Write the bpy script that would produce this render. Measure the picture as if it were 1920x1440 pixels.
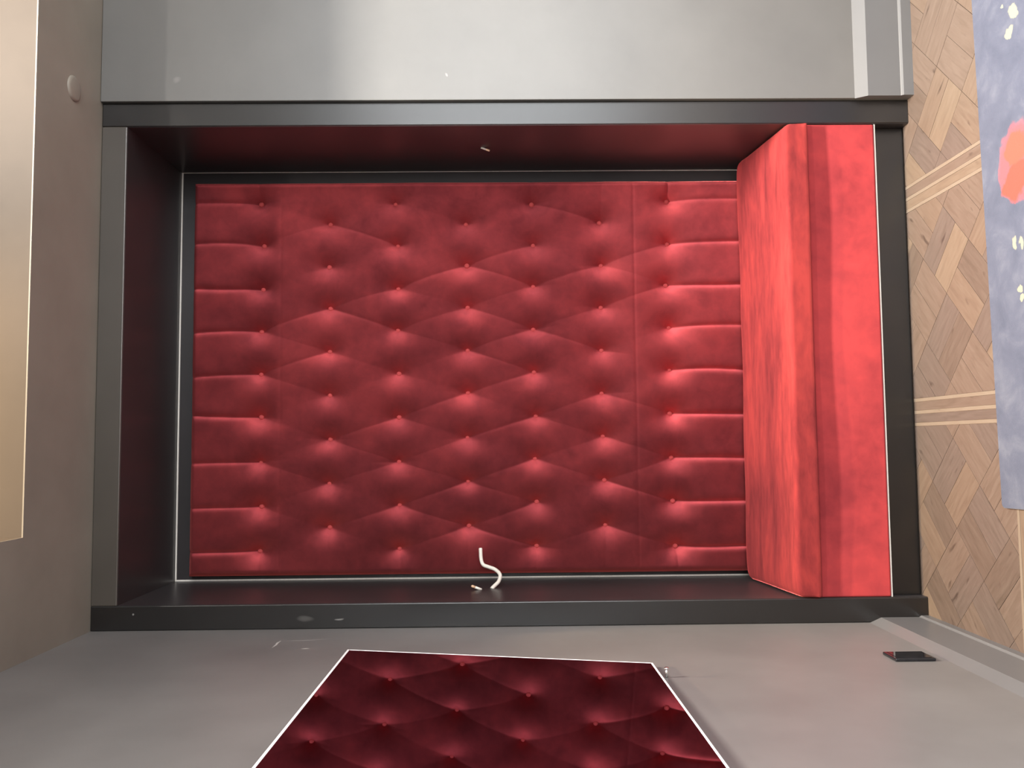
import bpy, bmesh, math, random
import numpy as np
from mathutils import Matrix, Vector

# ------------------------------------------------------------------ scene, camera, light
for o in list(bpy.data.objects):
    bpy.data.objects.remove(o)
SC = bpy.context.scene
COL = SC.collection
random.seed(7)
rng = np.random.default_rng(7)

cam_d = bpy.data.cameras.new('camera')
cam_d.sensor_fit = 'HORIZONTAL'
cam_d.sensor_width = 36.0
cam_d.lens = 30.452
cam_d.clip_start = 0.05
cam = bpy.data.objects.new('camera', cam_d)
COL.objects.link(cam)
# the photographer held the phone sideways: the picture's right edge points to the floor
cam.matrix_world = Matrix((
    (-0.0090707, 0.9976187, -0.0683717, 0.0),
    (-0.0108175, -0.0684684, -0.9975946, 0.0),
    (-0.9999003, -0.0083093, 0.0114128, 1.4076),
    (0, 0, 0, 1)))
SC.camera = cam

SC.view_settings.view_transform = 'Standard'
SC.view_settings.look = 'None'
SC.view_settings.gamma = 1.0
SC.view_settings.use_curve_mapping = False
SC.view_settings.exposure = 0.0
SC.cycles.max_bounces = 6
SC.cycles.diffuse_bounces = 3
SC.cycles.glossy_bounces = 3

world = bpy.data.worlds.new('world')
SC.world = world
world.use_nodes = True
bg = world.node_tree.nodes['Background']
bg.inputs['Color'].default_value = (0.80, 0.90, 1.0, 1)
bg.inputs['Strength'].default_value = 1.0

WIN_POWER = 250.0
REAR_POWER = 190.0
PANEL_POWER = 185.0
BACK_BAR_POWER = 75.0
SPOT_POWER = 900.0


def area_light(name, loc, rot, sx, sy, power, color):
    d = bpy.data.lights.new(name, 'AREA')
    d.shape = 'RECTANGLE'
    d.size, d.size_y = sx, sy
    d.energy = power
    d.color = color
    o = bpy.data.objects.new(name, d)
    COL.objects.link(o)
    o.location = loc
    o.rotation_euler = rot
    return o


# daylight through the shopfront glazing in the right-hand wall, plus a frontal fill light added at the rear
area_light('shopfront_daylight', (3.22, -1.05, 1.42), (0, math.radians(90), 0), 2.5, 3.8, WIN_POWER, (0.95, 0.98, 1.0))
area_light('rear_fill_light', (1.93, -3.22, 1.42), (math.radians(90), 0, 0), 2.0, 2.5, REAR_POWER, (0.95, 0.98, 1.0))

# ------------------------------------------------------------------ measures (metres)
D = 2.9            # face of the niche surround
XL = -0.6026       # left wall
NL, NR, NT = -0.5216, 1.0892, 2.6787   # niche opening
B = 3.4051         # back of the niche
ZC = 2.7645        # lowered ceiling
D2 = 2.8836        # right-hand wall face
XP = 1.1706        # edge of right-hand wall
OPY, OPX = 2.485, -0.253   # edges of the open ceiling well
ZH = 4.3           # upper ceiling
XR, YR = 3.0, -3.0

# ------------------------------------------------------------------ mesh helpers


def link(o, parent=None):
    COL.objects.link(o)
    if parent is not None:
        o.parent = parent
    return o


def mesh_obj(name, bm, m, parent=None, smooth=False):
    me = bpy.data.meshes.new(name)
    bm.normal_update()
    bm.to_mesh(me)
    bm.free()
    if smooth:
        for p in me.polygons:
            p.use_smooth = True
    o = bpy.data.objects.new(name, me)
    if m is not None:
        me.materials.append(m)
    return link(o, parent)


def empty(name, loc=(0, 0, 0), rz=0):
    o = bpy.data.objects.new(name, None)
    o.empty_display_size = 0.1
    o.location = loc
    o.rotation_euler = (0, 0, rz)
    return link(o)


def tag(o, label=None, cat=None, group=None, kind=None):
    if label:
        o['label'] = label
    if cat:
        o['category'] = cat
    if group:
        o['group'] = group
    if kind:
        o['kind'] = kind
    return o


def add_box(bm, x0, x1, y0, y1, z0, z1, bev=0.0, seg=2):
    vs = [bm.verts.new((x, y, z)) for z in (z0, z1) for y in (y0, y1) for x in (x0, x1)]
    idx = [(0, 2, 3, 1), (4, 5, 7, 6), (0, 1, 5, 4), (2, 6, 7, 3), (0, 4, 6, 2), (1, 3, 7, 5)]
    fs = [bm.faces.new([vs[i] for i in f]) for f in idx]
    if bev > 0:
        es = list({e for f in fs for e in f.edges})
        bmesh.ops.bevel(bm, geom=es, offset=bev, segments=seg, profile=0.5, affect='EDGES')
    return bm


def box(name, x0, x1, y0, y1, z0, z1, m, parent=None, bev=0.0, seg=2, off=(0, 0, 0)):
    bm = bmesh.new()
    add_box(bm, x0 - off[0], x1 - off[0], y0 - off[1], y1 - off[1], z0 - off[2], z1 - off[2], bev, seg)
    return mesh_obj(name, bm, m, parent)


def prism(bm, pts, axis, a, b):
    """extrude a 2D outline along an axis; pts are in the other two axes in order"""
    def P(u, v, w):
        return {'x': (w, u, v), 'y': (u, w, v), 'z': (u, v, w)}[axis]
    A = [bm.verts.new(P(u, v, a)) for u, v in pts]
    Bv = [bm.verts.new(P(u, v, b)) for u, v in pts]
    n = len(pts)
    bm.faces.new(A)
    bm.faces.new(Bv[::-1])
    for i in range(n):
        j = (i + 1) % n
        bm.faces.new((A[j], A[i], Bv[i], Bv[j]))
    bmesh.ops.recalc_face_normals(bm, faces=bm.faces)
    return bm


def tube(bm, pts, r, seg=12, cap=True, radii=None):
    pts = [Vector(p) for p in pts]
    rings = []
    n = len(pts)
    t0 = (pts[1] - pts[0]).normalized()
    ref = Vector((0, 0, 1)) if abs(t0.z) < 0.9 else Vector((0, 1, 0))
    nrm = t0.cross(ref).normalized()
    for i, p in enumerate(pts):
        t = (pts[min(i + 1, n - 1)] - pts[max(i - 1, 0)]).normalized()
        nrm = (nrm - t * nrm.dot(t)).normalized()
        bi = t.cross(nrm)
        rr = radii[i] if radii else r
        rings.append([bm.verts.new(p + (nrm * math.cos(2 * math.pi * k / seg) + bi * math.sin(2 * math.pi * k / seg)) * rr) for k in range(seg)])
    for a, b in zip(rings[:-1], rings[1:]):
        for k in range(seg):
            bm.faces.new((a[k], a[(k + 1) % seg], b[(k + 1) % seg], b[k]))
    if cap:
        bm.faces.new(rings[0][::-1])
        bm.faces.new(rings[-1])
    bmesh.ops.recalc_face_normals(bm, faces=bm.faces)
    return bm


def catmull(pts, k=8):
    pts = [Vector(p) for p in pts]
    P = [pts[0] * 2 - pts[1]] + pts + [pts[-1] * 2 - pts[-2]]
    out = []
    for i in range(1, len(P) - 2):
        a, b, c, d = P[i - 1:i + 3]
        for s in range(k):
            t = s / k
            out.append(0.5 * ((2 * b) + (c - a) * t + (2 * a - 5 * b + 4 * c - d) * t * t + (3 * b - a - 3 * c + d) * t ** 3))
    out.append(pts[-1])
    return out


def lathe(bm, prof, seg=24, axis='z'):
    """prof: (radius, height) pairs, turned about the z axis"""
    rings = []
    for r, h in prof:
        if r < 1e-6:
            rings.append([bm.verts.new((0, 0, h))])
        else:
            rings.append([bm.verts.new((r * math.cos(2 * math.pi * k / seg), r * math.sin(2 * math.pi * k / seg), h)) for k in range(seg)])
    for a, b in zip(rings[:-1], rings[1:]):
        for k in range(seg):
            k2 = (k + 1) % seg
            if len(a) == 1 and len(b) == 1:
                continue
            if len(a) == 1:
                bm.faces.new((a[0], b[k], b[k2]))
            elif len(b) == 1:
                bm.faces.new((a[k], a[k2], b[0]))
            else:
                bm.faces.new((a[k], a[k2], b[k2], b[k]))
    bmesh.ops.recalc_face_normals(bm, faces=bm.faces)
    return bm


# ------------------------------------------------------------------ materials
class N:
    """tiny node-graph helper"""

    def __init__(self, name):
        self.m = bpy.data.materials.new(name)
        self.m.use_nodes = True
        self.t = self.m.node_tree
        self.p = self.t.nodes['Principled BSDF']

    def n(self, typ, **kw):
        nd = self.t.nodes.new(typ)
        for k, v in kw.items():
            if k.startswith('i_'):
                nd.inputs[k[2:].replace('_', ' ')].default_value = v
            else:
                setattr(nd, k, v)
        return nd

    def l(self, a, b):
        self.t.links.new(a, b)

    def coord(self, scale=(1, 1, 1), loc=(0, 0, 0), rot=(0, 0, 0), kind='Object'):
        c = self.n('ShaderNodeTexCoord')
        mp = self.n('ShaderNodeMapping')
        mp.inputs['Scale'].default_value = scale
        mp.inputs['Location'].default_value = loc
        mp.inputs['Rotation'].default_value = rot
        self.l(c.outputs[kind], mp.inputs['Vector'])
        return mp.outputs['Vector']

    def noise(self, vec, scale, detail=4, rough=0.55, dist=0.0):
        nd = self.n('ShaderNodeTexNoise')
        nd.inputs['Scale'].default_value = scale
        nd.inputs['Detail'].default_value = detail
        nd.inputs['Roughness'].default_value = rough
        nd.inputs['Distortion'].default_value = dist
        self.l(vec, nd.inputs['Vector'])
        return nd.outputs['Fac']

    def ramp(self, fac, stops):
        nd = self.n('ShaderNodeValToRGB')
        e = nd.color_ramp.elements
        while len(e) < len(stops):
            e.new(0.5)
        for el, (p, c) in zip(e, stops):
            el.position = p
            el.color = c if len(c) == 4 else (*c, 1)
        self.l(fac, nd.inputs['Fac'])
        return nd.outputs['Color']

    def mix(self, fac, a, b, mode='MIX'):
        nd = self.n('ShaderNodeMix', data_type='RGBA', blend_type=mode)
        for s, v in ((nd.inputs[0], fac), (nd.inputs[6], a), (nd.inputs[7], b)):
            if hasattr(v, 'links'):
                self.l(v, s)
            elif isinstance(v, (int, float)):
                s.default_value = v
            else:
                s.default_value = v if len(v) == 4 else (*v, 1)
        return nd.outputs[2]

    def math(self, op, a, b=0.0, c=None):
        nd = self.n('ShaderNodeMath', operation=op)
        for s, v in zip(nd.inputs, (a, b, c)):
            if v is None:
                continue
            if hasattr(v, 'links'):
                self.l(v, s)
            else:
                s.default_value = v
        return nd.outputs[0]

    def ellipse(self, vec, c, r, ang=0.0, axes='xy', soft=0.25):
        """soft 0..1 mask of an ellipse around c in the plane of the two axes"""
        sep = self.n('ShaderNodeSeparateXYZ')
        self.l(vec, sep.inputs[0])
        o = {'x': sep.outputs[0], 'y': sep.outputs[1], 'z': sep.outputs[2]}
        u = self.math('SUBTRACT', o[axes[0]], c[0])
        v = self.math('SUBTRACT', o[axes[1]], c[1])
        ca, sa = math.cos(ang), math.sin(ang)
        p = self.math('DIVIDE', self.math('ADD', self.math('MULTIPLY', u, ca), self.math('MULTIPLY', v, sa)), r[0])
        q = self.math('DIVIDE', self.math('SUBTRACT', self.math('MULTIPLY', v, ca), self.math('MULTIPLY', u, sa)), r[1])
        d = self.math('ADD', self.math('MULTIPLY', p, p), self.math('MULTIPLY', q, q))
        mr = self.n('ShaderNodeMapRange')
        mr.inputs['From Min'].default_value = 1.0
        mr.inputs['From Max'].default_value = 1.0 - soft
        self.l(d, mr.inputs['Value'])
        return mr.outputs['Result']

    def bump(self, h, strength, dist):
        nd = self.n('ShaderNodeBump')
        nd.inputs['Strength'].default_value = strength
        nd.inputs['Distance'].default_value = dist
        self.l(h, nd.inputs['Height'])
        self.l(nd.outputs['Normal'], self.p.inputs['Normal'])

    def set(self, **kw):
        for k, v in kw.items():
            s = self.p.inputs[k.replace('_', ' ')]
            if hasattr(v, 'links'):
                self.l(v, s)
            else:
                s.default_value = (*v, 1) if isinstance(v, tuple) and len(v) == 3 else v
        return self


def paint(name, col, rough, spec=0.5, var=0.12, scuffs=(), axes='xz'):
    g = N(name)
    v = g.coord()
    n1 = g.noise(v, 2.3, 4, 0.6)
    dark = tuple(c * (1 - var) for c in col)
    light = tuple(c * (1 + var) for c in col)
    c = g.ramp(n1, [(0.3, dark), (0.7, light)])
    if scuffs:
        # chalky scrapes left by work on the wall
        wob = g.n('ShaderNodeTexNoise')
        wob.inputs['Scale'].default_value = 14
        g.l(v, wob.inputs['Vector'])
        sc = g.n('ShaderNodeVectorMath', operation='SCALE')
        sc.inputs['Scale'].default_value = 0.03
        g.l(wob.outputs['Color'], sc.inputs[0])
        ad = g.n('ShaderNodeVectorMath', operation='ADD')
        g.l(v, ad.inputs[0])
        g.l(sc.outputs[0], ad.inputs[1])
        for (cx, cy, rx, ry, ang, amt) in scuffs:
            mk = g.ellipse(ad.outputs[0], (cx + 0.015, cy + 0.015), (rx, ry), ang, axes, 0.9)
            c = g.mix(g.math('MULTIPLY', mk, amt), c, (0.62, 0.60, 0.56))
    g.set(Base_Color=c, Roughness=rough, Specular_IOR_Level=spec)
    return g.m


M = {}
M['wall'] = paint('satin_grey_wall_paint', (0.160, 0.151, 0.146), 0.40, 0.45,
                  scuffs=((2.69, 2.10, 0.050, 0.004, 0.0, 0.8), (2.625, 1.998, 0.006, 0.014, 0, 0.9), (2.74, 2.02, 0.004, 0.09, 0.2, 0.35)), axes='yz')
M['wall_right'] = paint('satin_grey_panel_paint', (0.108, 0.104, 0.097), 0.42, 1.0,
                        scuffs=((1.2446, 2.51, 0.012, 0.016, 0.3, 0.12), (1.2555, 1.593, 0.009, 0.005, 0.4, 0.25)))
M['frame'] = paint('dark_satin_frame_paint', (0.0075, 0.0064, 0.0060), 0.28, 0.8,
                   scuffs=((-0.57, 2.06, 0.010, 0.03, 0, 0.08), (-0.575, 1.95, 0.003, 0.018, 0, 0.3), (-0.55, 2.62, 0.004, 0.004, 0, 0.3)))
M['head'] = paint('lightened_frame_paint', (0.056, 0.047, 0.038), 0.36, 0.95)  # same paint as the posts, lightened to stand for window light on it
M['reveal'] = paint('dark_gloss_reveal_paint', (0.034, 0.030, 0.031), 0.34, 0.38)
M['ceiling'] = paint('taupe_ceiling_paint', (0.245, 0.224, 0.188), 0.5, 0.4)
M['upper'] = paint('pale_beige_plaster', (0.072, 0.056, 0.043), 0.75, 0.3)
M['void'] = paint('white_ceiling_paint', (0.62, 0.60, 0.57), 0.8, 0.3)
M['skirt'] = paint('grey_skirting_paint', (0.115, 0.115, 0.117), 0.36, 0.5, 0.06)


def metal(name, col, rough):
    g = N(name)
    v = g.coord((40, 40, 2))
    g.set(Base_Color=col, Metallic=1.0, Roughness=g.math('MULTIPLY_ADD', g.noise(v, 12, 2), 0.12, rough - 0.06))
    return g.m


g = N('off_white_edge_strip')
g.set(Base_Color=g.ramp(g.noise(g.coord((1, 1, 6)), 30, 2), [(0.3, (0.70, 0.66, 0.60)), (0.7, (0.78, 0.74, 0.68))]), Roughness=0.4)
M['alu'] = g.m
M['steel'] = metal('bright_screw_steel', (0.85, 0.84, 0.83), 0.18)

g = N('darkened_mirror_glass')
v = g.coord()
g.set(Base_Color=(0.27, 0.215, 0.29), Metallic=1.0, Roughness=g.math('MULTIPLY', g.noise(v, 3, 2), 0.01))  # dark tint put into the glass to dim the reflected velvet
M['mirror'] = g.m
g = N('ground_mirror_edge')
v = g.coord()
g.set(Base_Color=g.ramp(g.noise(v, 60, 2), [(0.3, (0.80, 0.76, 0.76)), (0.7, (0.92, 0.90, 0.90))]), Roughness=0.35)
M['mirror_edge'] = g.m


def velvet(name, base, light, dark, streak, sheen=0.55, shade_tilt=None):
    g = N(name)
    v = g.coord(streak)
    n1 = g.noise(v, 5.0, 5, 0.6, 0.6)
    v2 = g.coord((1, 1, 1), (3.1, 1.7, 0.4))
    n2 = g.noise(v2, 2.2, 3, 0.5)
    v3 = g.coord(streak, (0.7, 5.1, 2.3))
    n3 = g.noise(v3, 21.0, 4, 0.6, 0.3)
    nap = g.math('MULTIPLY_ADD', n2, 0.36, g.math('MULTIPLY_ADD', n1, 0.40, g.math('MULTIPLY', n3, 0.24)))
    c = g.ramp(nap, [(0.40, dark), (0.50, base), (0.60, light)])
    g.set(Base_Color=c, Roughness=0.95, Specular_IOR_Level=0.12,
          Sheen_Weight=sheen, Sheen_Roughness=0.30, Sheen_Tint=(1.0, 0.20, 0.19))
    if shade_tilt:
        # shading normal pushed sideways and exaggerated, so dimples shade as if lit from the side
        geo = g.n('ShaderNodeNewGeometry')
        ad = g.n('ShaderNodeVectorMath', operation='MULTIPLY_ADD')
        g.l(geo.outputs['Normal'], ad.inputs[0])
        ad.inputs[1].default_value = (2.6, 1.0, 1.0)
        ad.inputs[2].default_value = shade_tilt
        nm = g.n('ShaderNodeVectorMath', operation='NORMALIZE')
        g.l(ad.outputs[0], nm.inputs[0])
        g.l(nm.outputs[0], g.p.inputs['Normal'])
    return g.m


M['velvet_back'] = velvet('deep_red_velvet', (0.45, 0.068, 0.078), (0.58, 0.084, 0.093), (0.33, 0.052, 0.062), (1, 1, 1), 1.0, shade_tilt=(-1.25, 0, 0))
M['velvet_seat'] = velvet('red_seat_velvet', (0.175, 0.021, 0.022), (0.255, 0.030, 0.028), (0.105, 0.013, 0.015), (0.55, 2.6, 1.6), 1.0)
M['velvet_plinth'] = velvet('red_plinth_velvet', (0.34, 0.040, 0.044), (0.42, 0.048, 0.050), (0.25, 0.030, 0.035), (1, 1, 1), 1.0)
M['button'] = velvet('red_button_velvet', (0.48, 0.075, 0.075), (0.54, 0.085, 0.082), (0.42, 0.06, 0.06), (4, 4, 4))

g = N('white_cable_sheath')
g.set(Base_Color=g.ramp(g.noise(g.coord(), 40, 2), [(0.3, (0.80, 0.76, 0.66)), (0.7, (0.88, 0.85, 0.76))]), Roughness=0.45)
M['cable'] = g.m
g = N('peach_wire_insulation')
g.set(Base_Color=g.ramp(g.noise(g.coord(), 60, 2), [(0.3, (0.72, 0.45, 0.28)), (0.7, (0.80, 0.55, 0.36))]), Roughness=0.5)
M['wire'] = g.m
g = N('black_gloss_plastic')
g.set(Base_Color=g.ramp(g.noise(g.coord(), 20, 2), [(0.3, (0.010, 0.010, 0.012)), (0.7, (0.016, 0.016, 0.018))]), Roughness=0.06)
M['black'] = g.m
g = N('white_lamp_ring')
g.set(Base_Color=g.ramp(g.noise(g.coord(), 20, 2), [(0.3, (0.75, 0.75, 0.74)), (0.7, (0.8, 0.8, 0.79))]), Roughness=0.5)
M['lamp'] = g.m


def wood(name, cols, rough=0.42):
    g = N(name)
    info = g.n('ShaderNodeObjectInfo')
    # grain along each block's own x axis
    c = g.n('ShaderNodeTexCoord')
    off = g.n('ShaderNodeVectorMath', operation='ADD')
    cmb = g.n('ShaderNodeCombineXYZ')
    rnd = g.math('MULTIPLY', info.outputs['Random'], 37.0)
    g.l(rnd, cmb.inputs[0])
    g.l(rnd, cmb.inputs[1])
    g.l(c.outputs['Object'], off.inputs[0])
    g.l(cmb.outputs[0], off.inputs[1])
    mp = g.n('ShaderNodeMapping')
    mp.inputs['Scale'].default_value = (5, 42, 5)
    g.l(off.outputs[0], mp.inputs['Vector'])
    grain = g.noise(mp.outputs['Vector'], 2.0, 6, 0.62, 0.7)
    mp2 = g.n('ShaderNodeMapping')
    mp2.inputs['Scale'].default_value = (9, 26, 9)
    g.l(off.outputs[0], mp2.inputs['Vector'])
    knots = g.noise(mp2.outputs['Vector'], 1.1, 2, 0.5)
    base = g.ramp(grain, [(0.28, cols[0]), (0.5, cols[1]), (0.74, cols[2])])
    kn = g.ramp(knots, [(0.66, (1, 1, 1)), (0.76, (0.48, 0.44, 0.42))])
    base = g.mix(1.0, base, kn, 'MULTIPLY')
    g.set(Base_Color=base, Roughness=g.math('MULTIPLY_ADD', grain, 0.12, rough), Specular_IOR_Level=0.45)
    g.bump(grain, 0.12, 0.001)
    return g.m


WOODS = [wood('oak_block_mid', ((0.078, 0.055, 0.041), (0.094, 0.067, 0.052), (0.107, 0.079, 0.062))),
         wood('oak_block_pale', ((0.097, 0.069, 0.050), (0.114, 0.083, 0.059), (0.129, 0.095, 0.071))),
         wood('oak_block_grey', ((0.067, 0.050, 0.040), (0.080, 0.059, 0.049), (0.094, 0.071, 0.059))),
         wood('oak_block_warm', ((0.086, 0.059, 0.043), (0.101, 0.071, 0.052), (0.114, 0.083, 0.062))),
         wood('oak_block_brown', ((0.062, 0.045, 0.034), (0.077, 0.055, 0.043), (0.089, 0.066, 0.052)))]
M['inlay'] = wood('maple_inlay_strip', ((0.134, 0.101, 0.075), (0.145, 0.114, 0.086), (0.153, 0.123, 0.095)))
g = N('dark_floor_joint')
g.set(Base_Color=g.ramp(g.noise(g.coord(), 30, 3), [(0.3, (0.22, 0.16, 0.12)), (0.7, (0.28, 0.20, 0.15))]), Roughness=0.8)
M['joint'] = g.m

# ------------------------------------------------------------------ the setting


def S(o):
    o['kind'] = 'structure'
    return o


S(box('wall_left', XL - 0.12, XL, YR, B + 0.1, 0.0, ZC, M['wall']))
for (y0, y1, z0, z1) in ((YR, -2.95, 0.0, ZH), (0.85, D2, 0.0, ZH), (-2.95, 0.85, 2.67, ZH), (-2.95, 0.85, 0.0, 0.17)):
    S(box('wall_right', XR, XR + 0.12, y0, y1, z0, z1, M['void']))
for (x0, x1, z0, z1) in ((XL, 0.93, 0.0, ZH), (2.93, XR, 0.0, ZH), (0.93, 2.93, 2.67, ZH), (0.93, 2.93, 0.0, 0.17)):
    S(box('wall_rear', x0, x1, YR - 0.12, YR, z0, z1, M['void']))
# flush wall to the right of the niche, standing a little proud of the niche surround
bm = bmesh.new()
add_box(bm, XP, XR, D2, D2 + 0.2, 0.0, ZC - 0.001, 0.002, 2)
S(mesh_obj('wall_back', bm, M['wall_right']))
# back of the niche
S(box('wall_niche', NL - 0.07, NR + 0.07, B, B + 0.08, 0.0, ZC - 0.001, M['reveal']))
# surround: two posts and a head, each with its deep reveal
for i, (x0, x1, z0, z1) in enumerate(((XL, NL, 0.0, ZC - 0.001), (NR, XP - 0.001, 0.0, ZC - 0.001), (NL, NR, NT, ZC - 0.001))):
    bm = bmesh.new()
    add_box(bm, x0 + (0.0005 if i == 0 else 0), x1, D, B - 0.001, z0, z1, 0.003, 2)
    o = S(mesh_obj('trim_%d' % (i + 1), bm, M['head'] if i == 2 else M['frame']))
# glossy lining boards on the three reveals
S(box('trim_4', NL, NL + 0.001, D + 0.004, B - 0.001, 0.0, NT, M['reveal']))
S(box('trim_5', NR - 0.001, NR, D + 0.004, B - 0.001, 0.0, NT, M['reveal']))
S(box('trim_6', NL + 0.001, NR - 0.001, D + 0.004, B - 0.001, NT - 0.001, NT, M['reveal']))

# lowered ceiling: a band over the niche and along the left wall, open in the middle
S(box('ceiling', XL, XR, OPY, B + 0.08, ZC, ZC + 0.004, M['ceiling']))
S(box('ceiling', XL, OPX, YR, OPY, ZC, ZC + 0.004, M['ceiling']))
# upper walls of the open well and the high ceiling
S(box('wall_upper_back', OPX, XR, OPY, OPY + 0.03, ZC + 0.004, ZH, M['upper']))
S(box('wall_upper_left', OPX - 0.03, OPX, YR, OPY + 0.03, ZC + 0.004, ZH, M['upper']))
S(box('ceiling', OPX - 0.03, XR, YR, OPY + 0.03, ZH, ZH + 0.1, M['void']))


def skirting(name, prof, axis, a, b):
    bm = bmesh.new()
    prism(bm, prof, axis, a, b)
    return S(mesh_obj(name, bm, M['skirt']))


# skirting boards: flat board with a bevelled top edge and a bead at the floor
t = 0.030
skirting('baseboard_back', [(D2, 0.0), (D2 - t, 0.0), (D2 - t, 0.034), (D2 - t + 0.004, 0.040), (D2 - t + 0.006, 0.042),
                            (D2 - t + 0.006, 0.154), (D2, 0.190)], 'x', XP - 0.001, XR - 0.001)
t = 0.022
skirting('baseboard_left', [(XL, 0.0), (XL + t, 0.0), (XL + t, 0.026), (XL + t - 0.004, 0.032), (XL + t - 0.005, 0.034),
                            (XL + t - 0.005, 0.160), (XL, 0.198)], 'y', YR, D - 0.001)

# off-white edge strip round the back of the niche
bm = bmesh.new()
w = 0.0058
add_box(bm, NL + 0.0015, NL + 0.0015 + w, B - 0.004, B - 0.0005, 0.30, NT - 0.002)
S(mesh_obj('trim_7', bm, M['alu']))
bm = bmesh.new()
add_box(bm, NL + 0.002 + w, NR - 0.0015, B - 0.004, B - 0.0005, NT - 0.002 - w, NT - 0.002)
S(mesh_obj('trim_8', bm, M['alu']))
bm = bmesh.new()
add_box(bm, NR - 0.0015 - 0.0016, NR - 0.0015, B - 0.004, B - 0.0005, 0.30, NT - 0.003 - w)
S(mesh_obj('trim_9', bm, M['alu']))

# glazed shopfront: a window of three panes on the right, and an unseen one of two panes added at the rear for the fill light
g = N('clear_pane')
g.t.nodes.remove(g.p)
tr = g.n('ShaderNodeBsdfTransparent')
gl = g.n('ShaderNodeBsdfGlossy')
gl.inputs['Roughness'].default_value = 0.02
mx = g.n('ShaderNodeMixShader')
mx.inputs[0].default_value = 0.05
g.l(tr.outputs[0], mx.inputs[1])
g.l(gl.outputs[0], mx.inputs[2])
g.l(mx.outputs[0], g.t.nodes['Material Output'].inputs['Surface'])
def window(name, loc, rz, half, mull):
    w = S(empty(name, loc, rz))
    edges = [-half] + mull + [half]
    for (x0, x1, z0, z1) in [(-half, half, 0, 0.06), (-half, half, 2.44, 2.5), (-half, -half + 0.06, 0.06, 2.44), (half - 0.06, half, 0.06, 2.44)] + [(m - 0.03, m + 0.03, 0.06, 2.44) for m in mull]:
        box('window_frame', x0, x1, -0.035, 0.035, z0, z1, M['frame'], w)
    for i, (p, q) in enumerate(zip(edges[:-1], edges[1:])):
        box('pane', p + (0.06 if i == 0 else 0.03), q - (0.06 if q == half else 0.03), -0.004, 0.004, 0.06, 2.44, PANE, w)


PANE = g.m
window('window_1', (XR + 0.06, -1.05, 0.17), math.radians(90), 1.90, [-0.65, 0.65])
window('window_2_added', (1.93, YR - 0.06, 0.17), 0, 1.0, [0.0])

# ------------------------------------------------------------------ parquet floor
FLOOR_T = 0.0
floor = S(box('floor', XL, XR, YR, B, -0.06, -0.0035, M['joint']))

X_STRIPS = [0.0925 + 0.737 * k for k in range(-1, 5)]      # centre lines of the borders running into the room
Y_STRIPS = [2.329 - 0.737 * k for k in range(-1, 4)]       # centre lines of the borders parallel to the niche
HALF = 0.041                                                # from centre line to outer inlay line
INW = 0.0055                                                # half width of an inlay line
X0F, X1F, Y0F, Y1F = XL + 0.001, XR - 0.001, 0.2, D + 0.046


def clip(poly, x0, x1, y0, y1):
    def cut(pl, inside, inter):
        out = []
        for i in range(len(pl)):
            a, b = pl[i - 1], pl[i]
            ia, ib = inside(a), inside(b)
            if ia != ib:
                out.append(inter(a, b))
            if ib:
                out.append(b)
        return out

    def ix(X):
        return lambda a, b: (X, a[1] + (b[1] - a[1]) * (X - a[0]) / (b[0] - a[0]))

    def iy(Y):
        return lambda a, b: (a[0] + (b[0] - a[0]) * (Y - a[1]) / (b[1] - a[1]), Y)
    for ins, it in ((lambda p: p[0] >= x0, ix(x0)), (lambda p: p[0] <= x1, ix(x1)), (lambda p: p[1] >= y0, iy(y0)), (lambda p: p[1] <= y1, iy(y1))):
        poly = cut(poly, ins, it)
        if len(poly) < 3:
            return []
    return poly


def poly_area(p):
    return 0.5 * sum(p[i - 1][0] * p[i][1] - p[i][0] * p[i - 1][1] for i in range(len(p)))


def block_mesh(name, poly, ang, h, m, parent):
    cx = sum(p[0] for p in poly) / len(poly)
    cy = sum(p[1] for p in poly) / len(poly)
    ca, sa = math.cos(-ang), math.sin(-ang)
    pts = [((x - cx) * ca - (y - cy) * sa, (x - cx) * sa + (y - cy) * ca) for x, y in poly]
    bm = bmesh.new()
    lo = [bm.verts.new((x, y, -0.0032)) for x, y in pts]
    hi = [bm.verts.new((x * 0.996, y * 0.996, h)) for x, y in pts]
    bm.faces.new(hi)
    n = len(pts)
    for i in range(n):
        j = (i + 1) % n
        bm.faces.new((lo[i], lo[j], hi[j], hi[i]))
    me = bpy.data.meshes.new(name)
    bm.normal_update()
    bm.to_mesh(me)
    bm.free()
    me.materials.append(m)
    o = bpy.data.objects.new(name, me)
    o.location = (cx, cy, 0)
    o.rotation_euler = (0, 0, ang)
    return link(o, parent)


def in_rug(poly):
    return all(p[0] > -0.12 and p[1] < 2.36 for p in poly)


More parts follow.
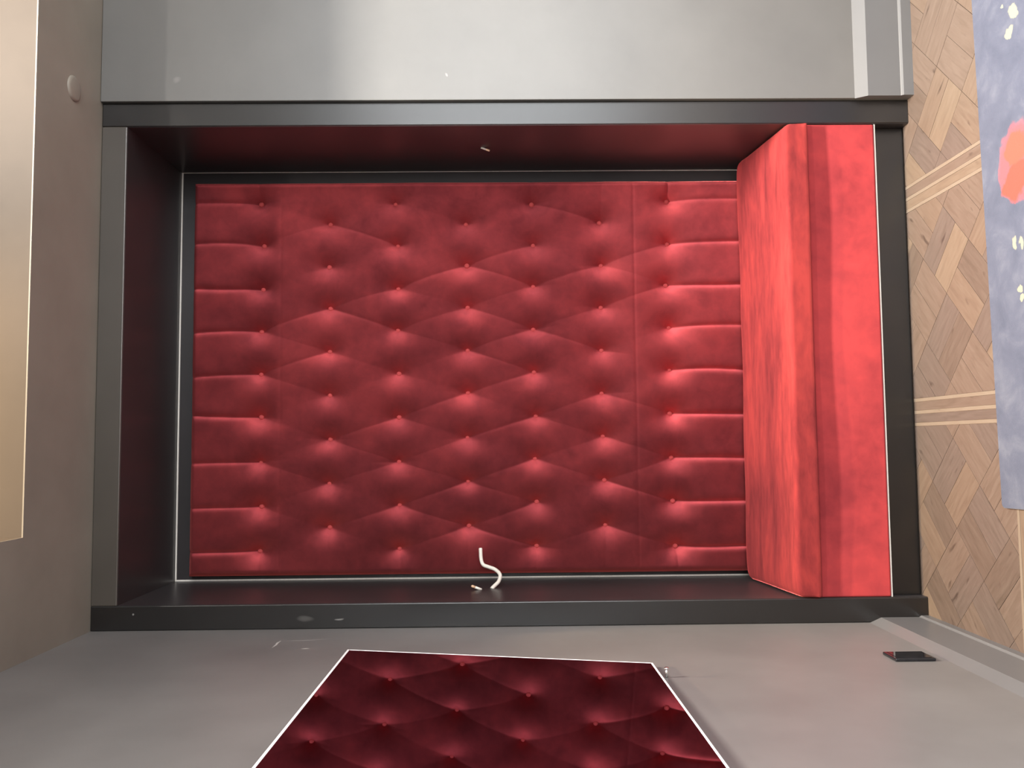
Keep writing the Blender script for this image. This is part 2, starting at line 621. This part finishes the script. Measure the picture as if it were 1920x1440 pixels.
# the border strips: three pale inlay lines with two boards between them
def border(axis, c, a, b, skip):
    segs = []
    cur = a
    for s in sorted(skip):
        lo, hi = s - HALF - INW, s + HALF + INW
        if hi < a or lo > b:
            continue
        segs.append((cur, min(max(lo, a), b)))
        cur = hi
    segs.append((cur, b))
    for (p, q) in segs:
        if q - p < 0.02:
            continue
        for off in (-HALF, 0.0, HALF):
            r = (p, q, c + off - INW, c + off + INW) if axis == 'x' else (c + off - INW, c + off + INW, p, q)
            poly = [(r[0], r[2]), (r[1], r[2]), (r[1], r[3]), (r[0], r[3])]
            poly = clip(poly, X0F, X1F, Y0F, Y1F)
            if poly and not in_rug(poly):
                block_mesh('inlay_strip', poly, 0 if axis == 'x' else math.pi / 2, 0.0004, M['inlay'], floor)
        for off in (-HALF / 2, HALF / 2):
            hw = HALF / 2 - INW - 0.0006
            r = (p, q, c + off - hw, c + off + hw) if axis == 'x' else (c + off - hw, c + off + hw, p, q)
            poly = [(r[0], r[2]), (r[1], r[2]), (r[1], r[3]), (r[0], r[3])]
            poly = clip(poly, X0F, X1F, Y0F, Y1F)
            if poly and not in_rug(poly):
                block_mesh('border_board', poly, 0 if axis == 'x' else math.pi / 2, 0.0, random.choice(WOODS[:4]), floor)


for ys in Y_STRIPS:
    if ys < Y1F:
        border('x', ys, X0F, X1F, [])
for xs in X_STRIPS:
    border('y', xs, Y0F, Y1F, Y_STRIPS)

# diagonal woven field of every panel
R2 = math.sqrt(0.5)
CELL = 0.198
far_bm = {}
cnt = 0
xs_edges = [X_STRIPS[0] - 0.737] + X_STRIPS
ys_edges = sorted(Y_STRIPS) + [max(Y_STRIPS) + 0.737]
ys_edges = [min(ys_edges) - 0.737] + ys_edges
cands = []
for i in range(len(xs_edges) - 1):
    for j in range(len(ys_edges) - 1):
        x0, x1 = xs_edges[i] + HALF + INW + 0.0005, xs_edges[i + 1] - HALF - INW - 0.0005
        y0, y1 = ys_edges[j] + HALF + INW + 0.0005, ys_edges[j + 1] - HALF - INW - 0.0005
        x0, x1 = max(x0, X0F), min(x1, X1F)
        y0, y1 = max(y0, Y0F), min(y1, Y1F)
        if x1 - x0 < 0.02 or y1 - y0 < 0.02:
            continue
        cx, cy = (xs_edges[i] + xs_edges[i + 1]) / 2, (ys_edges[j] + ys_edges[j + 1]) / 2
        for a in range(-4, 5):
            for b in range(-4, 5):
                horiz = (a + b) % 2 == 0
                k = 2
                for s in range(k):
                    g0 = 0.0004
                    if horiz:
                        r = (a * CELL + g0, (a + 1) * CELL - g0, b * CELL + s * CELL / k + g0, b * CELL + (s + 1) * CELL / k - g0)
                        ang = math.pi / 4
                    else:
                        r = (a * CELL + s * CELL / k + g0, a * CELL + (s + 1) * CELL / k - g0, b * CELL + g0, (b + 1) * CELL - g0)
                        ang = 3 * math.pi / 4
                    q = [(r[0], r[2]), (r[1], r[2]), (r[1], r[3]), (r[0], r[3])]
                    poly = [(cx + (u - v) * R2, cy + (u + v) * R2) for u, v in q]
                    poly = clip(poly, x0, x1, y0, y1)
                    if not poly or poly_area(poly) < 0.00025 or in_rug(poly):
                        continue
                    dist = math.hypot(sum(p[0] for p in poly) / len(poly) - 0.2, (sum(p[1] for p in poly) / len(poly) - 2.7))
                    cands.append((dist, poly, ang))
cands.sort(key=lambda c: c[0])
for k, (d_, poly, ang) in enumerate(cands):
    m = random.choices(WOODS, (5, 3, 4, 4, 3))[0]
    if k < 290:
        block_mesh('parquet_block', poly, ang, random.uniform(-0.0003, 0.0003), m, floor)
    else:
        far_bm.setdefault(m.name, (m, []))[1].append(poly)
for nm, (m, polys) in far_bm.items():
    bm = bmesh.new()
    for poly in polys:
        lo = [bm.verts.new((x, y, -0.0032)) for x, y in poly]
        hi = [bm.verts.new((x, y, 0.0)) for x, y in poly]
        bm.faces.new(hi)
        n = len(poly)
        for i in range(n):
            j = (i + 1) % n
            bm.faces.new((lo[i], lo[j], hi[j], hi[i]))
    o = mesh_obj('parquet_field', bm, m, floor)
    o['kind'] = 'stuff'

# ------------------------------------------------------------------ banquette bench
bench = empty('banquette_bench', ((NL + NR) / 2, D, 0.0))
tag(bench, 'low red velvet banquette bench filling the bottom of the niche', 'bench')
OFF = (bench.location.x, bench.location.y, 0)
YP = 2.907     # face of the velvet base
box('kick_board', NL + 0.0015, NR - 0.0015, D + 0.048, D + 0.070, 0.001, 0.1128, M['frame'], bench, 0.001, off=OFF)
o = box('base', NL + 0.0015, NR - 0.0015, YP, B - 0.10, 0.118, 0.352, M['velvet_plinth'], bench, 0.006, 3, off=OFF)
box('edge_strip', NL + 0.0015, NR - 0.0015, YP + 0.003, YP + 0.04, 0.1132, 0.1172, M['alu'], bench, 0.0, off=OFF)

# seat cushion: crowned top, soft front edge, tucked ends
def cushion():
    x0, x1 = NL + 0.006, NR - 0.005
    yf, yb = 2.885, B - 0.076
    nx, ny = 220, 70
    prof = []   # around: (y, z) section from bottom front, up the front, over the top to the back
    prof += [(yf + 0.03, 0.3565), (yf + 0.004, 0.3565), (yf + 0.001, 0.3575), (yf, 0.360)]
    for i in range(1, 7):       # front face leaning back a little
        prof.append((yf + 0.007 * i / 6, 0.360 + 0.056 * i / 6))
    for i in range(1, 7):       # soft front edge
        a = math.radians(83 * i / 6)
        prof.append((yf + 0.007 + 0.013 * (1 - math.cos(a)), 0.416 + 0.0165 * math.sin(a)))
    for i in range(1, ny + 1):
        s = i / ny
        y = yf + 0.020 + (yb - yf - 0.020 - 0.02) * s
        z = 0.4335 + 0.0505 * s
        prof.append((y, z))
    prof += [(yb - 0.012, 0.480), (yb - 0.004, 0.470), (yb, 0.45), (yb, 0.355)]
    bm = bmesh.new()
    grid = []
    for i in range(nx + 1):
        s = i / nx
        x = x0 + (x1 - x0) * s
        e = min(s, 1 - s) * (x1 - x0)
        edge = 1 - math.exp(-e / 0.008)
        wave = 0.0018 * math.sin(7.1 * s + 0.6) + 0.0012 * math.sin(23 * s)
        col = []
        for (y, z) in prof:
            zz = z
            if z > 0.37:
                zz = z - (1 - edge) * 0.012 + wave * min(1, (z - 0.37) / 0.06)
            yy = y + 0.0016 * math.sin(11 * s + 2.0) * (1 if y < yf + 0.03 else 0)
            # loose back corners are rounded
            if y > yb - 0.10:
                yy -= 0.035 * math.exp(-e / 0.018) * (y - (yb - 0.10)) / 0.10
            col.append(bm.verts.new((x - OFF[0], yy - OFF[1], zz)))
        grid.append(col)
    m = len(prof)
    for i in range(nx):
        for j in range(m):
            j2 = (j + 1) % m
            bm.faces.new((grid[i][j], grid[i + 1][j], grid[i + 1][j2], grid[i][j2]))
    bm.faces.new(grid[0][::-1])
    bm.faces.new(grid[-1])
    bmesh.ops.recalc_face_normals(bm, faces=bm.faces)
    return mesh_obj('seat_cushion', bm, M['velvet_seat'], bench, True)


cushion()

# ------------------------------------------------------------------ tufted velvet backrest
BUTTONS = [
    [(0.952, 2.355), (0.784, 2.341), (0.611, 2.343), (0.444, 2.348), (0.277, 2.348), (0.11, 2.346), (-0.064, 2.344), (-0.235, 2.341), (-0.405, 2.345)],
    [(0.869, 2.081), (0.696, 2.082), (0.534, 2.079), (0.363, 2.079), (0.192, 2.078), (0.021, 2.077), (-0.148, 2.08), (-0.317, 2.077)],
    [(0.949, 1.824), (0.781, 1.814), (0.61, 1.814), (0.446, 1.814), (0.275, 1.81), (0.105, 1.81), (-0.067, 1.81), (-0.234, 1.808), (-0.401, 1.808)],
    [(0.866, 1.546), (0.701, 1.543), (0.534, 1.541), (0.365, 1.542), (0.198, 1.541), (0.025, 1.544), (-0.145, 1.543), (-0.316, 1.54)],
    [(0.945, 1.285), (0.779, 1.28), (0.616, 1.282), (0.446, 1.284), (0.277, 1.282), (0.105, 1.277), (-0.06, 1.283), (-0.227, 1.277), (-0.396, 1.279)],
    [(0.869, 1.017), (0.697, 1.013), (0.53, 1.016), (0.36, 1.017), (0.192, 1.019), (0.024, 1.016), (-0.146, 1.013), (-0.318, 1.013)],
    [(0.953, 0.748), (0.782, 0.749), (0.617, 0.759), (0.448, 0.75), (0.281, 0.752), (0.111, 0.753), (-0.061, 0.751), (-0.229, 0.748), (-0.402, 0.742)]]
UX0, UX1, UZ0, UZ1 = -0.500, 1.034, 0.395, 2.612
H0 = 0.064
step = 0.004
xs = np.linspace(UX0, UX1, int((UX1 - UX0) / step) + 1)
zs = np.linspace(UZ0, UZ1, int((UZ1 - UZ0) / step) + 1)
XX, ZZ = np.meshgrid(xs, zs)
HH = np.full_like(XX, H0)
allb = [b for row in BUTTONS for b in row]


def seg_dist(ax, az, bx, bz):
    dx, dz = bx - ax, bz - az
    L2 = dx * dx + dz * dz
    tt = np.clip(((XX - ax) * dx + (ZZ - az) * dz) / L2, 0, 1)
    return np.hypot(XX - (ax + tt * dx), ZZ - (az + tt * dz)), tt


dip = np.zeros_like(XX)
for (bx, bz) in allb:
    d = np.hypot((XX - bx), (ZZ - bz) / 1.35)
    a = rng.uniform(0.88, 1.12)
    dip += a * (0.038 * np.exp(-d / 0.028) + 0.009 * np.exp(-(d / 0.062) ** 2))
HH -= dip
# pleats from the top and bottom button rows to the edges
for row, zend in ((BUTTONS[0], UZ1), (BUTTONS[-1], UZ0)):
    for (bx, bz) in row:
        ex = bx + rng.normal(0, 0.006)
        bow = rng.normal(0, 0.004)
        d, tt = seg_dist(bx, bz, ex, zend)
        sgn = (XX - bx) + bow * np.sin(math.pi * tt)
        d2 = np.where((tt > 0) & (tt < 1), np.abs(sgn - (ex - bx) * tt), d)
        HH -= 0.010 * rng.uniform(0.7, 1.2) * np.exp(-d2 / 0.0085)
# short pleats from the outer buttons to the side edges
for ri, row in enumerate(BUTTONS):
    for (bx, bz), xe in ((row[0], UX1), (row[-1], UX0)):
        d, tt = seg_dist(bx, bz, xe, bz + rng.normal(0, 0.006))
        HH -= (0.0065 if ri % 2 == 0 else 0.0025) * rng.uniform(0.4, 1.2) * np.exp(-d / 0.0085)
# loose diagonal folds between neighbouring buttons
for r in range(len(BUTTONS) - 1):
    for (bx, bz) in BUTTONS[r]:
        for (cx, cz) in BUTTONS[r + 1]:
            if abs(cx - bx) < 0.12:
                d, tt = seg_dist(bx, bz, cx, cz)
                amp = 0.0045 * max(0.0, rng.normal(0.55, 0.6))
                HH -= amp * np.exp(-d / 0.010) * (1 - 0.55 * np.sin(math.pi * tt))
# sideways tension between buttons of a row
for row in BUTTONS:
    for (bx, bz) in row:
        for s in (-1, 1):
            if rng.random() < 0.6:
                d, tt = seg_dist(bx, bz, bx + rng.normal(0, 0.01), bz + s * rng.uniform(0.06, 0.14))
                HH -= 0.0022 * rng.uniform(0.3, 1.3) * np.exp(-d / 0.006) * (1 - tt)
# shallow grooves drawing the lamps' shadow edges into the cover
for z_shade_edge in (0.888, 2.265):
    HH -= 0.0022 * np.exp(-np.abs(ZZ - z_shade_edge) / 0.004)
# slackness of the cloth
for _ in range(26):
    kx, kz = rng.normal(0, 9), rng.normal(0, 9)
    HH += 0.00055 * np.sin(kx * XX + kz * ZZ + rng.uniform(0, 6.28))
# rolled edges
ed = np.minimum(np.minimum(XX - UX0, UX1 - XX), np.minimum(ZZ - UZ0, UZ1 - ZZ))
er = np.clip(ed / 0.028, 0, 1)
HH = 0.010 + (HH - 0.010) * np.sqrt(np.clip(1 - (1 - er) ** 2.2, 0, 1))
HH = np.maximum(HH, 0.010)

back = empty('tufted_backrest', ((UX0 + UX1) / 2, B - 0.002, UZ0))
tag(back, 'tall deep-buttoned red velvet backrest panel at the back of the niche', 'backrest')
BO = back.location
nz, nx = XX.shape
verts = np.stack([XX - BO.x, np.full_like(XX, B - 0.003) - HH - BO.y, ZZ - BO.z], -1).reshape(-1, 3)
ii, jj = np.meshgrid(np.arange(nz - 1), np.arange(nx - 1), indexing='ij')
v00 = (ii * nx + jj).ravel()
faces = np.stack([v00, v00 + 1, v00 + nx + 1, v00 + nx], 1)
# back skirt so that the pad has thickness
ring = [(0, j) for j in range(nx)] + [(i, nx - 1) for i in range(1, nz)] + [(nz - 1, j) for j in range(nx - 2, -1, -1)] + [(i, 0) for i in range(nz - 2, 0, -1)]
rv = [(XX[i, j] - BO.x, -0.001, ZZ[i, j] - BO.z) for i, j in ring]
base_n = len(verts)
allv = [tuple(map(float, q)) for q in verts] + [tuple(map(float, q)) for q in rv]
allf = [tuple(map(int, q)) for q in faces]
nr = len(ring)
for k in range(nr):
    k2 = (k + 1) % nr
    a = ring[k][0] * nx + ring[k][1]
    b = ring[k2][0] * nx + ring[k2][1]
    allf.append((b, a, base_n + k, base_n + k2))
allf.append(tuple(base_n + k for k in range(nr)))
me = bpy.data.meshes.new('padded_cover')
me.from_pydata(allv, [], allf)
me.update()
for p in me.polygons:
    p.use_smooth = True
me.materials.append(M['velvet_back'])
link(bpy.data.objects.new('padded_cover', me), back)

# covered buttons
bm = bmesh.new()
lathe(bm, [(0.0, 0.0075), (0.004, 0.0071), (0.0075, 0.0055), (0.0098, 0.0030), (0.0105, 0.0), (0.0098, -0.004), (0.0, -0.004)], 20)
bme = bpy.data.meshes.new('button')
bm.to_mesh(bme)
bm.free()
for p in bme.polygons:
    p.use_smooth = True
bme.materials.append(M['button'])
for (bx, bz) in allb:
    i = int(round((bz - UZ0) / (UZ1 - UZ0) * (nz - 1)))
    j = int(round((bx - UX0) / (UX1 - UX0) * (nx - 1)))
    h = HH[i, j]
    o = bpy.data.objects.new('button', bme)
    o.location = (bx - BO.x, -0.003 + 0.002 - h - 0.004, bz - BO.z)
    o.rotation_euler = (math.radians(90) + rng.normal(0, 0.12), rng.normal(0, 0.12), 0)
    link(o, back)

# ------------------------------------------------------------------ mirror leaning on the left wall
def mirror():
    zb, zt = 1.0105, 1.827
    yfar, ynear = 2.362, 1.22
    xb, xt = -0.590, -0.5457
    hgt = math.hypot(zt - zb, xt - xb)
    tilt = math.atan2(xt - xb, zt - zb)
    root = empty('wall_mirror', (xb - 0.0055, yfar, zb))
    root.rotation_euler = (0, tilt, math.radians(0.95))   # hangs a touch askew
    tag(root, 'frameless rectangular mirror with bright ground edges hanging tilted on the left wall', 'mirror')
    box('glass', -0.0055, 0.0055, ynear - yfar + 0.006, -0.006, 0.006, hgt - 0.006, M['mirror'], root)
    e = 0.0062
    L = ynear - yfar
    for (y0, y1, z0, z1) in ((L, 0, 0, e), (L, 0, hgt - e, hgt), (L, L + e, e, hgt - e), (-e, 0, e, hgt - e)):
        box('ground_edge', -0.006, 0.006, y0, y1, z0, z1, M['mirror_edge'], root, 0.001)
    return root


mirror()
# screw hook under the mirror's far end
hk = empty('mirror_hook', (XL, 2.262, 0.992))
tag(hk, 'small bright metal hook screwed to the wall under the mirror', 'hook')
bm = bmesh.new()
tube(bm, [(0.0, 0, 0), (0.022, 0, 0)], 0.0035, 10)
mesh_obj('shank', bm, M['steel'], hk, True)
bm = bmesh.new()
lathe(bm, [(0.0, 0.004), (0.004, 0.0034), (0.0062, 0.0015), (0.0066, 0.0), (0.005, -0.002), (0.0, -0.002)], 16)
o = mesh_obj('head', bm, M['steel'], hk, True)
o.location = (0.023, 0, 0)
o.rotation_euler = (0, math.radians(90), 0)

# ------------------------------------------------------------------ switch plate on the left wall
sw = empty('switch_plate', (XL, 2.431, 0.288))
tag(sw, 'black glossy switch plate low on the left wall above the skirting', 'switch')
box('plate', 0.0003, 0.009, -0.041, 0.041, -0.056, 0.056, M['black'], sw, 0.003, 3)
box('rocker', 0.009, 0.0100, -0.033, 0.033, -0.047, 0.047, M['black'], sw, 0.0004, 1)

# ------------------------------------------------------------------ cables left in the niche for wall lamps
pts = [(-0.3917, 3.275, 1.4934), (-0.4281, 3.27, 1.4915), (-0.4496, 3.265, 1.4836), (-0.4568, 3.255, 1.4637), (-0.4647, 3.24, 1.4385),
       (-0.4804, 3.22, 1.4212), (-0.5006, 3.195, 1.4261), (-0.5150, 3.173, 1.4435), (-0.5206, 3.1625, 1.4505)]
path = catmull(pts, 6)
n = len(path)
bm = bmesh.new()
d0 = (path[0] - path[1]).normalized()
path = [path[0] + d0 * 0.003] + path
tube(bm, path, 0.0068, 14, radii=[0.0045] + [0.0068] * n)
o = mesh_obj('lamp_cable', bm, M['cable'], None, True)
tag(o, 'thick white cable curling out of the left side of the niche', 'cable')

wr = empty('wire_stub', (NL + 0.001, 3.141, 1.4871))
tag(wr, 'short white wire stub with peach tip beside the curling white cable', 'wire')
a0, a1 = Vector((0, 0, 0)), Vector((0.0137, -0.006, 0.034))
bm = bmesh.new()
tube(bm, [a0, a0.lerp(a1, 0.35), a0.lerp(a1, 0.68)], 0.0046, 12)
mesh_obj('sheath', bm, M['cable'], wr, True)
bm = bmesh.new()
tube(bm, [a0.lerp(a1, 0.66), a0.lerp(a1, 0.85), a1, a1 + (a1 - a0).normalized() * 0.003], 0.0044, 12, radii=[0.004, 0.0048, 0.0046, 0.002])
mesh_obj('wire_tip', bm, M['wire'], wr, True)

wr = empty('wire_stub', (NR - 0.001, 3.125, 1.478))
tag(wr, 'tiny pale wire stub poking out of the right side of the niche', 'wire')
a0, a1 = Vector((0, 0, 0)), Vector((-0.011, 0.004, -0.032))
bm = bmesh.new()
tube(bm, [a0, a0.lerp(a1, 0.35), a0.lerp(a1, 0.6)], 0.0034, 12)
mesh_obj('sheath', bm, M['cable'], wr, True)
bm = bmesh.new()
tube(bm, [a0.lerp(a1, 0.58), a0.lerp(a1, 0.85), a1], 0.0036, 12)
mesh_obj('wire_tip', bm, M['wire'], wr, True)

# ------------------------------------------------------------------ round cover on the lowered ceiling
bm = bmesh.new()
lathe(bm, [(0.0, -0.0075), (0.030, -0.0072), (0.036, -0.006), (0.040, -0.003), (0.041, 0.0)], 40)
o = mesh_obj('ceiling_cover', bm, M['ceiling'], None, True)
o.location = (1.140, 2.704, ZC)
tag(o, 'small round painted blanking cover on the lowered ceiling', 'cover')

# ------------------------------------------------------------------ rug
g = N('blue_floral_rug')
v = g.coord()
n1 = g.noise(v, 9, 6, 0.65, 0.4)
n2 = g.noise(v, 60, 4, 0.7)
c = g.ramp(n1, [(0.30, (0.041, 0.047, 0.070)), (0.52, (0.057, 0.063, 0.090)), (0.72, (0.090, 0.096, 0.122))])
c = g.mix(g.math('MULTIPLY', n2, 0.35), c, (0.054, 0.062, 0.098))
wob = g.n('ShaderNodeTexNoise')
wob.inputs['Scale'].default_value = 22
wob.inputs['Detail'].default_value = 4
g.l(v, wob.inputs['Vector'])
sc = g.n('ShaderNodeVectorMath', operation='SCALE')
sc.inputs['Scale'].default_value = 0.055
g.l(wob.outputs['Color'], sc.inputs[0])
ad = g.n('ShaderNodeVectorMath', operation='ADD')
g.l(v, ad.inputs[0])
g.l(sc.outputs[0], ad.inputs[1])
RX0, RY1 = -0.193, 2.432
o5 = 0.0275


def petal(c, x, y, rx, ry, ang, col, soft=0.3):
    mk = g.ellipse(ad.outputs[0], (x - RX0 + o5, y - RY1 + o5), (rx, ry), ang, 'xy', soft)
    return g.mix(mk, c, col)


def flower(c, x, y, s):
    c = petal(c, x, y, 0.115 * s, 0.105 * s, 0.2, (0.291, 0.056, 0.065))
    c = petal(c, x - 0.05 * s, y + 0.03 * s, 0.05 * s, 0.07 * s, 0.5, (0.314, 0.042, 0.028))
    c = petal(c, x + 0.04 * s, y + 0.02 * s, 0.05 * s, 0.05 * s, 0.9, (0.302, 0.053, 0.034))
    return c


c = flower(c, 0.742, 2.245, 1.0)
c = flower(c, 1.55, 1.75, 1.2)
c = flower(c, 0.25, 1.65, 1.1)
for (x, y, rx, ry, a) in ((1.160, 2.236, 0.026, 0.012, 0.7), (1.113, 2.257, 0.011, 0.022, 0.5), (1.101, 2.268, 0.009, 0.017, 0.4),
                          (0.529, 2.296, 0.018, 0.010, 0.1), (0.515, 2.27, 0.020, 0.010, 0.3), (0.396, 2.285, 0.010, 0.008, 0), (0.372, 2.281, 0.011, 0.009, 0),
                          (1.19, 2.29, 0.006, 0.006, 0), (0.9, 1.9, 0.03, 0.015, 0.3), (0.5, 2.0, 0.02, 0.03, 0.3), (1.3, 2.05, 0.02, 0.03, 0.9)):
    c = petal(c, x, y, rx, ry, a, (0.210, 0.202, 0.139), 0.5)
g.set(Base_Color=c, Roughness=0.95, Specular_IOR_Level=0.15, Sheen_Weight=0.15)
g.bump(g.noise(v, 500, 3), 0.35, 0.002)
RUGM = g.m
RW, RL, RR = 2.3, 1.75, 0.012
out = []
for (cx, cy, a0) in ((RR, -RR, 90), (RR, -RL + RR, 180), (RW - RR, -RL + RR, 270), (RW - RR, -RR, 0)):
    for k in range(7):
        a = math.radians(a0 + 90 * k / 6)
        out.append((cx + RR * math.cos(a), cy + RR * math.sin(a)))
bm = bmesh.new()
top_in = [bm.verts.new((RW / 2 + (x - RW / 2) * 0.9985, -RL / 2 + (y + RL / 2) * 0.9985, 0.011)) for x, y in out]
mid = [bm.verts.new((x, y, 0.0085)) for x, y in out]
low = [bm.verts.new((x, y, 0.0008)) for x, y in out]
bm.faces.new(top_in)
nn = len(out)
for i in range(nn):
    j = (i + 1) % nn
    bm.faces.new((mid[i], mid[j], top_in[j], top_in[i]))
    bm.faces.new((low[i], low[j], mid[j], mid[i]))
bmesh.ops.recalc_face_normals(bm, faces=bm.faces)
rug = mesh_obj('floral_rug', bm, RUGM)
rug.location = (RX0, RY1 - 0.004, 0.0006)
rug.rotation_euler = (0, 0, math.radians(1.3))
tag(rug, 'slate blue rug printed with coral flowers lying on the parquet', 'rug')

# ------------------------------------------------------------------ ceiling spots in the high ceiling
def downlight(x, y, tx, ty, tz, power, color, label, blend=0.6, size=78):
    root = empty('ceiling_spot', (x, y, ZH))
    tag(root, label, 'spotlight', 'spots in the high ceiling')
    bm = bmesh.new()
    lathe(bm, [(0.060, 0.0), (0.062, -0.006), (0.050, -0.010), (0.044, -0.004), (0.044, 0.0)], 28)
    mesh_obj('ring', bm, M['lamp'], root, True)
    d = bpy.data.lights.new('lamp', 'SPOT')
    d.energy = power
    d.color = color
    d.spot_size = math.radians(size)
    d.spot_blend = blend
    d.shadow_soft_size = 0.035
    lo = bpy.data.objects.new('lamp', d)
    COL.objects.link(lo)
    lo.parent = root
    lo.location = (0, 0, -0.03)
    dirv = Vector((tx - x, ty - y, tz - (ZH - 0.03)))
    lo.rotation_euler = dirv.to_track_quat('-Z', 'Y').to_euler()
    return root


def light_bar(x, y, power, spread, label):
    root = empty('ceiling_light', (x, y, ZH))
    tag(root, label, 'ceiling light')
    for (x0, x1, y0, y1) in ((-0.5, 0.5, -0.11, -0.095), (-0.5, 0.5, 0.095, 0.11), (-0.5, -0.485, -0.095, 0.095), (0.485, 0.5, -0.095, 0.095)):
        box('frame', x0, x1, y0, y1, -0.06, 0.0, M['lamp'], root)
    d = bpy.data.lights.new('lamp', 'AREA')
    d.shape = 'RECTANGLE'
    d.size, d.size_y = 0.96, 0.18
    d.energy = power
    d.spread = math.radians(spread)
    d.color = (1.0, 0.94, 0.86)
    lo = bpy.data.objects.new('lamp', d)
    COL.objects.link(lo)
    lo.parent = root
    lo.location = (0, 0, -0.03)


light_bar(1.30, 1.79, PANEL_POWER, 78, 'long narrow light bar on the high ceiling close in front of the niche')
light_bar(1.30, -0.20, BACK_BAR_POWER, 150, 'long narrow light bar on the high ceiling farther from the niche')
for x, lab in ((0.12, 'white recessed ceiling spot close to the upper wall, the left one'), (1.12, 'white recessed ceiling spot close to the upper wall, the right one')):
    downlight(x, 2.16, x, 2.485, 2.95, SPOT_POWER if x < 0.5 else SPOT_POWER * 0.03, (1.0, 0.74, 0.46), lab, 0.9, 50)
